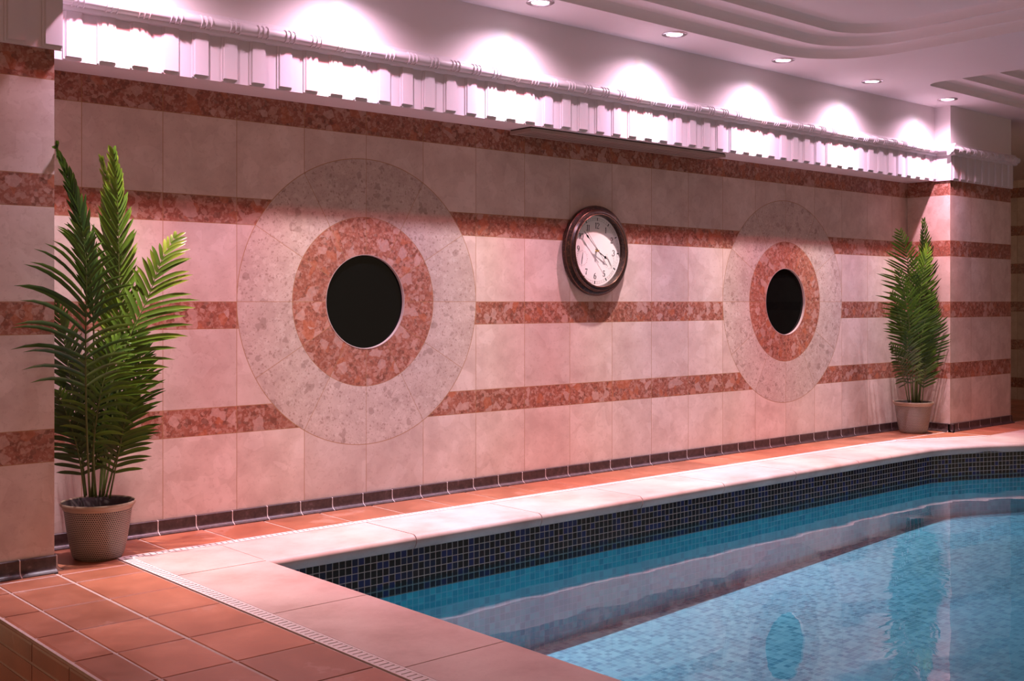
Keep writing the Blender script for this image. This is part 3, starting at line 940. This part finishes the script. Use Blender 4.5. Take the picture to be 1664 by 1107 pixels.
hand('hour_hand', 116, .090, .018, .0022, -.030, M['ink'], .0085)
hand('minute_hand', 310, .140, .030, .0016, -.034, M['ink'], .0055)
hand('second_hand', 316, .135, .105, .0006, -.037, M['ink'])
b = MB(); b.lathe([(.0055, .021), (.0055, .039), (.003, .041)], 20, 'Y', close=True); b.build('centre_cap', M['brass'], clock, smooth=30)

# ------------------------------------------------------------------ potted palms
FX, CXP, HY = 1853.0, 832.0, 490.4
def at(px, py, Y):
    """world point seen at a pixel of the photograph on the plane y = Y"""
    t = (px - CXP) / FX
    d = Vector((t * math.cos(TH) + math.sin(TH), -t * math.sin(TH) + math.cos(TH)))
    k = (Y - EYE.y) / d.y
    return Vector((EYE.x + k * d.x, Y, EYE.z - (py - HY) * k / FX))
def catmull(P, n=10):
    P = [P[0] * 2 - P[1]] + P + [P[-1] * 2 - P[-2]]; out = []
    for i in range(1, len(P) - 2):
        for j in range(n):
            t = j / n
            out.append(.5 * ((2 * P[i]) + (P[i + 1] - P[i - 1]) * t + (2 * P[i - 1] - 5 * P[i] + 4 * P[i + 1] - P[i + 2]) * t * t + (3 * P[i] - P[i - 1] - 3 * P[i + 1] + P[i + 2]) * t ** 3))
    out.append(P[-2]); return out
def make_frond(root, pts, Ll, Lr, start=.35, yaw=0.0, npair=26, droop=.30, tone=.35, wid=.0062, seed=0, fold=0.15, ang0=62, ang1=22, rad=.0042, vee=(.0, .0)):
    rng = random.Random(seed)
    O = root.location
    path = [p - O for p in catmull(pts, 10)]
    # arc length table
    cum = [0.0]
    for a, c in zip(path, path[1:]): cum.append(cum[-1] + (c - a).length)
    T = cum[-1]
    def ev(s):
        s = min(max(s, 0), T * .9999)
        for i in range(len(cum) - 1):
            if cum[i + 1] >= s: break
        f = (s - cum[i]) / max(1e-6, cum[i + 1] - cum[i])
        return path[i].lerp(path[i + 1], f), (path[i + 1] - path[i]).normalized()
    b = MB(); b.cur = 0.2
    n = len(path)
    def free(v):
        # leaflets lie against the pier or the wall instead of passing through
        w = v + O
        if w.x < 1 and w.x < -.213 and w.y > -.346: w.x = -.213
        if w.x > 5.676 and w.y > -.345: w.x = 5.676
        if w.y > -.006: w.y = -.006
        return w - O
    path = [free(p) for p in path]
    b.tube(path, [rad * (1 - .78 * i / (n - 1)) for i in range(n)], 6, 1)
    view = Vector((math.sin(TH), math.cos(TH), 0))          # the frond faces the pool, turned by yaw
    for k in range(npair):
        f = k / (npair - 1)
        s = T * (start + (1 - start) * (f ** .92))
        p, t = ev(s)
        nrm = (Matrix.Rotation(R(yaw), 3, 'Z') @ (-view))
        nrm = (nrm - t * nrm.dot(t)).normalized()
        side0 = t.cross(nrm).normalized()
        for sg, Lm in ((-1, Ll), (1, Lr)):
            prof = (.62 + .38 * math.sin(math.pi * min(1, f * 1.15 + .15))) * (1.0 if f < .70 else 1 - .62 * ((f - .70) / .30) ** 1.3)
            L = Lm * prof * rng.uniform(.90, 1.08)
            ang = R(ang0 + (ang1 - ang0) * f ** 1.3 + rng.uniform(-5, 5))
            side = (side0 * sg - nrm * vee[0 if sg < 0 else 1]).normalized()
            d = (t * math.cos(ang) + side * math.sin(ang) + nrm * rng.uniform(.02, .22)).normalized()
            wv = d.cross(nrm).normalized()
            q = p.copy(); m_ = 6; rings = []
            w_ = wid * rng.uniform(.85, 1.15) * (.75 + .25 * prof)
            tn = min(1, max(0, tone + rng.uniform(-.12, .14) + .30 * max(0, f - .6)))  # low tone on back fronds puts their shade into the leaf colour
            for j in range(m_ + 1):
                u = j / m_
                wj = w_ * (.30 + 2.6 * u * (1 - u) + .35 * (1 - u)) if u < 1 else .0003
                wj = min(wj, w_)
                b.cur = min(1, tn + .25 * u * u)  # lit look of the leaflet tips is put into the colour
                c_ = q
                e1 = b.vert(free(c_ - wv * wj + nrm * wj * fold * 2)); e0 = b.vert(free(c_)); e2 = b.vert(free(c_ + wv * wj + nrm * wj * fold * 2))
                rings.append((e1, e0, e2))
                dd = (d + Vector((0, 0, -1)) * droop * (u ** 1.2)).normalized()
                q = q + dd * (L / m_)
            for r0, r1 in zip(rings, rings[1:]):
                b.face((r0[0], r0[1], r1[1], r1[0]), 0); b.face((r0[1], r0[2], r1[2], r1[1]), 0)
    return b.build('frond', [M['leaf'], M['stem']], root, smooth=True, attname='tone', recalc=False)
def make_pot(root, R0, R1, H):
    b = MB()
    # rows of dimples
    prof = []; m_ = 26; hb = H * .875
    for i in range(m_ + 1):
        t = i / m_
        r = R1 + (R0 * .90 - R1) * (t ** .62)
        prof.append((r, .004 + t * (hb - .004)))
    rows = 25.0
    b.lathe([(R1 * .9, 0.0)] + prof, 96, uvc=(92, [0.0] + [rows * i / m_ for i in range(m_ + 1)]))
    rr_ = b.lathe([(R1 * .9, 0.0), (R1 * .3, 0.0)], 96, close=True)
    pot = b.build('planter', M['pot'], root, smooth=40)
    b = MB()
    b.lathe([(R0 * .90, hb - .001), (R0 * .93, hb + H * .01), (R0 * .94, hb + H * .045), (R0 * .975, hb + H * .06), (R0 * .995, hb + H * .08), (R0, hb + H * .10), (R0 * .985, H), (R0 * .965, H), (R0 * .95, H - .006)], 96, mi=0)
    b.build('rim', M['rim'], pot, smooth=40)
    b = MB()
    b.lathe([(R0 * .955, H - .004), (R0 * .88, H * .90), (R0 * .80, H * .76)], 64)
    b.build('liner', M['pot_in'], pot, smooth=40)
    b = MB(); s_ = b.lathe([(R0 * .83, H * .80), (R0 * .6, H * .82), (R0 * .2, H * .83)], 48, close=True)
    b.build('soil', M['soil'], root, smooth=True)
    return pot
# left palm
PL = Vector((-.030, -.226, 0.0))
palm1 = empty('potted_palm', PL, 'tall artificial palm in a bronze dimpled pot on the terracotta corner beside the left pier', 'potted plant')
make_pot(palm1, .123, .078, .192)
y0 = PL.y
def A(lst): return [at(x, y, y0 + dy) for x, y, dy in lst]
B1 = .17
fr = [
 # pts, left length, right length, kwargs
 (A([(168, 806, .0), (186, 700, .01), (194, 560, .03), (193, 420, .03), (190, 310, .03), (184, 250, .02)]), .155, .125, dict(start=.36, yaw=25, npair=36, tone=.50, seed=1, ang0=40, ang1=20, droop=.0, vee=(.0, .5), wid=.0070)),
 (A([(162, 806, .02), (174, 700, .04), (184, 560, .06), (184, 420, .07), (178, 320, .07), (168, 262, .06)]), .12, .10, dict(start=.40, yaw=-25, npair=30, tone=.50, seed=11, ang0=34, ang1=16, droop=.0, wid=.0068)),
 (A([(150, 808, .0), (152, 640, -.04), (150, 480, -.06), (130, 360, -.08), (108, 285, -.10), (88, 240, -.115)]), .105, .105, dict(start=.50, yaw=58, npair=34, tone=.20, seed=2, ang0=32, ang1=12, droop=.0, fold=.3, vee=(.3, .3), wid=.0065)),
 (A([(146, 808, -.02), (141, 700, -.07), (139, 580, -.12), (140, 490, -.14), (140, 430, -.14), (134, 385, -.13)]), .285, .185, dict(start=.44, yaw=46, npair=19, tone=.30, seed=3, ang0=58, ang1=24, droop=.75, wid=.0066)),
 (A([(148, 806, .0), (160, 720, -.02), (184, 620, -.04), (212, 545, -.05), (240, 485, -.05), (262, 425, -.05), (284, 388, -.04)]), .135, .205, dict(start=.36, yaw=8, npair=25, tone=.56, seed=4, ang0=56, ang1=24, droop=.50, wid=.0072)),
 (A([(166, 808, .0), (176, 720, .02), (190, 640, .03), (206, 580, .03), (226, 540, .02)]), .14, .17, dict(start=.30, yaw=-10, npair=22, tone=.18, seed=5, ang0=60, ang1=30, droop=.35, wid=.0070)),
 (A([(178, 810, -.02), (188, 760, -.04), (200, 700, -.06), (208, 660, -.07), (212, 632, -.07)]), .095, .125, dict(start=.24, yaw=10, npair=18, tone=.34, seed=6, ang0=62, ang1=24, droop=.38, rad=.0036, wid=.0068)),
 (A([(140, 806, .02), (128, 700, .06), (112, 600, .09), (100, 530, .10), (92, 492, .10)]), .14, .15, dict(start=.22, yaw=-15, npair=28, tone=.05, seed=7, ang0=62, ang1=26, droop=.25)),
 (A([(138, 808, .0), (130, 750, -.0), (118, 700, .02), (104, 662, .03), (96, 640, .03)]), .11, .12, dict(start=.22, yaw=12, npair=18, tone=.12, seed=8, ang0=66, ang1=30, droop=.3, rad=.0036)),
 (A([(156, 808, -.02), (152, 730, -.05), (162, 650, -.08), (178, 590, -.09), (196, 550, -.09)]), .155, .145, dict(start=.34, yaw=-6, npair=18, tone=.42, seed=9, ang0=64, ang1=30, droop=.8, wid=.0072)),
 (A([(172, 808, .03), (190, 740, .05), (206, 690, .06), (222, 620, .07), (236, 560, .07)]), .13, .16, dict(start=.26, yaw=-20, npair=20, tone=.10, seed=10, ang0=60, ang1=28, droop=.4)),
 (A([(152, 808, .03), (150, 740, .06), (140, 680, .08), (128, 620, .09), (120, 570, .09)]), .13, .14, dict(start=.20, yaw=20, npair=22, tone=.06, seed=12, ang0=60, ang1=28, droop=.3)),
 (A([(162, 808, .03), (166, 740, .06), (170, 680, .08), (172, 620, .09), (170, 560, .09)]), .14, .14, dict(start=.22, yaw=-8, npair=22, tone=.08, seed=13, ang0=62, ang1=28, droop=.3)),
]
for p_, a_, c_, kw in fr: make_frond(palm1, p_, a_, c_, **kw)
# right palm
PRP = Vector((5.468, -.167, 0.0))
palm2 = empty('potted_palm', PRP, 'bushy artificial palm in a pale dimpled pot in the far corner against the right pier', 'potted plant')
make_pot(palm2, .130, .082, .208)
y0 = PRP.y
fr = [
 (A([(1494, 655, .0), (1500, 580, .0), (1503, 500, -.0), (1502, 430, -.02), (1501, 390, -.02), (1500, 360, -.02)]), .12, .15, dict(start=.42, yaw=10, npair=30, tone=.22, seed=21, ang0=45, ang1=22, droop=-.05)),
 (A([(1482, 655, .0), (1484, 580, .0), (1482, 500, -.04), (1477, 440, -.05), (1470, 400, -.05), (1463, 378, -.05)]), .25, .15, dict(start=.38, yaw=0, npair=32, tone=.34, seed=22, ang0=72, ang1=30, droop=.12)),
 (A([(1488, 655, -.02), (1490, 570, -.04), (1494, 500, -.05), (1500, 445, -.05), (1508, 405, -.05)]), .20, .15, dict(start=.35, yaw=8, npair=28, tone=.42, seed=23, ang0=60, ang1=26, droop=.10)),
 (A([(1492, 655, .0), (1498, 600, -.02), (1507, 545, -.03), (1514, 510, -.03), (1517, 488, -.03)]), .14, .19, dict(start=.30, yaw=-5, npair=26, tone=.16, seed=24, ang0=66, ang1=26, droop=.02)),
 (A([(1478, 655, .0), (1473, 600, -.02), (1467, 545, -.03), (1458, 500, -.04), (1450, 478, -.04)]), .15, .15, dict(start=.30, yaw=10, npair=24, tone=.20, seed=25, ang0=62, ang1=28, droop=.2)),
 (A([(1498, 655, -.05), (1501, 625, -.06), (1504, 592, -.08), (1505, 572, -.08), (1504, 558, -.08)]), .10, .12, dict(start=.26, yaw=4, npair=18, tone=.40, seed=26, ang0=55, ang1=24, droop=.25, rad=.0035)),
 (A([(1476, 655, .0), (1470, 625, -.02), (1463, 598, -.04), (1456, 575, -.05), (1447, 560, -.05)]), .10, .11, dict(start=.3, yaw=20, npair=16, tone=.18, seed=27, ang0=60, ang1=30, droop=.3, rad=.0035)),
 (A([(1490, 655, .02), (1500, 610, .03), (1512, 575, .02), (1522, 548, .02), (1530, 530, .02)]), .12, .12, dict(start=.28, yaw=-20, npair=20, tone=.10, seed=28, ang0=60, ang1=28, droop=.1)),
 (A([(1486, 655, .02), (1488, 590, .04), (1490, 520, .05), (1488, 460, .05), (1484, 420, .05)]), .17, .15, dict(start=.3, yaw=-10, npair=26, tone=.08, seed=29, ang0=60, ang1=28, droop=.2)),
 (A([(1482, 655, -.02), (1480, 620, -.04), (1476, 590, -.06), (1474, 560, -.07), (1474, 538, -.07)]), .11, .11, dict(start=.28, yaw=-6, npair=18, tone=.24, seed=30, ang0=60, ang1=28, droop=.4)),
 (A([(1490, 655, -.02), (1492, 600, -.05), (1497, 550, -.07), (1506, 510, -.08), (1512, 478, -.08)]), .12, .15, dict(start=.30, yaw=6, npair=20, tone=.20, seed=31, ang0=58, ang1=26, droop=.1)),
 (A([(1484, 655, -.02), (1482, 590, -.05), (1478, 530, -.08), (1470, 480, -.09), (1460, 440, -.09)]), .17, .15, dict(start=.34, yaw=4, npair=26, tone=.38, seed=32, ang0=62, ang1=26, droop=.2)),
 (A([(1488, 655, .03), (1496, 560, .05), (1506, 480, .05), (1512, 430, .04), (1515, 395, .03)]), .13, .13, dict(start=.34, yaw=-15, npair=26, tone=.18, seed=33, ang0=52, ang1=22, droop=.05)),
]
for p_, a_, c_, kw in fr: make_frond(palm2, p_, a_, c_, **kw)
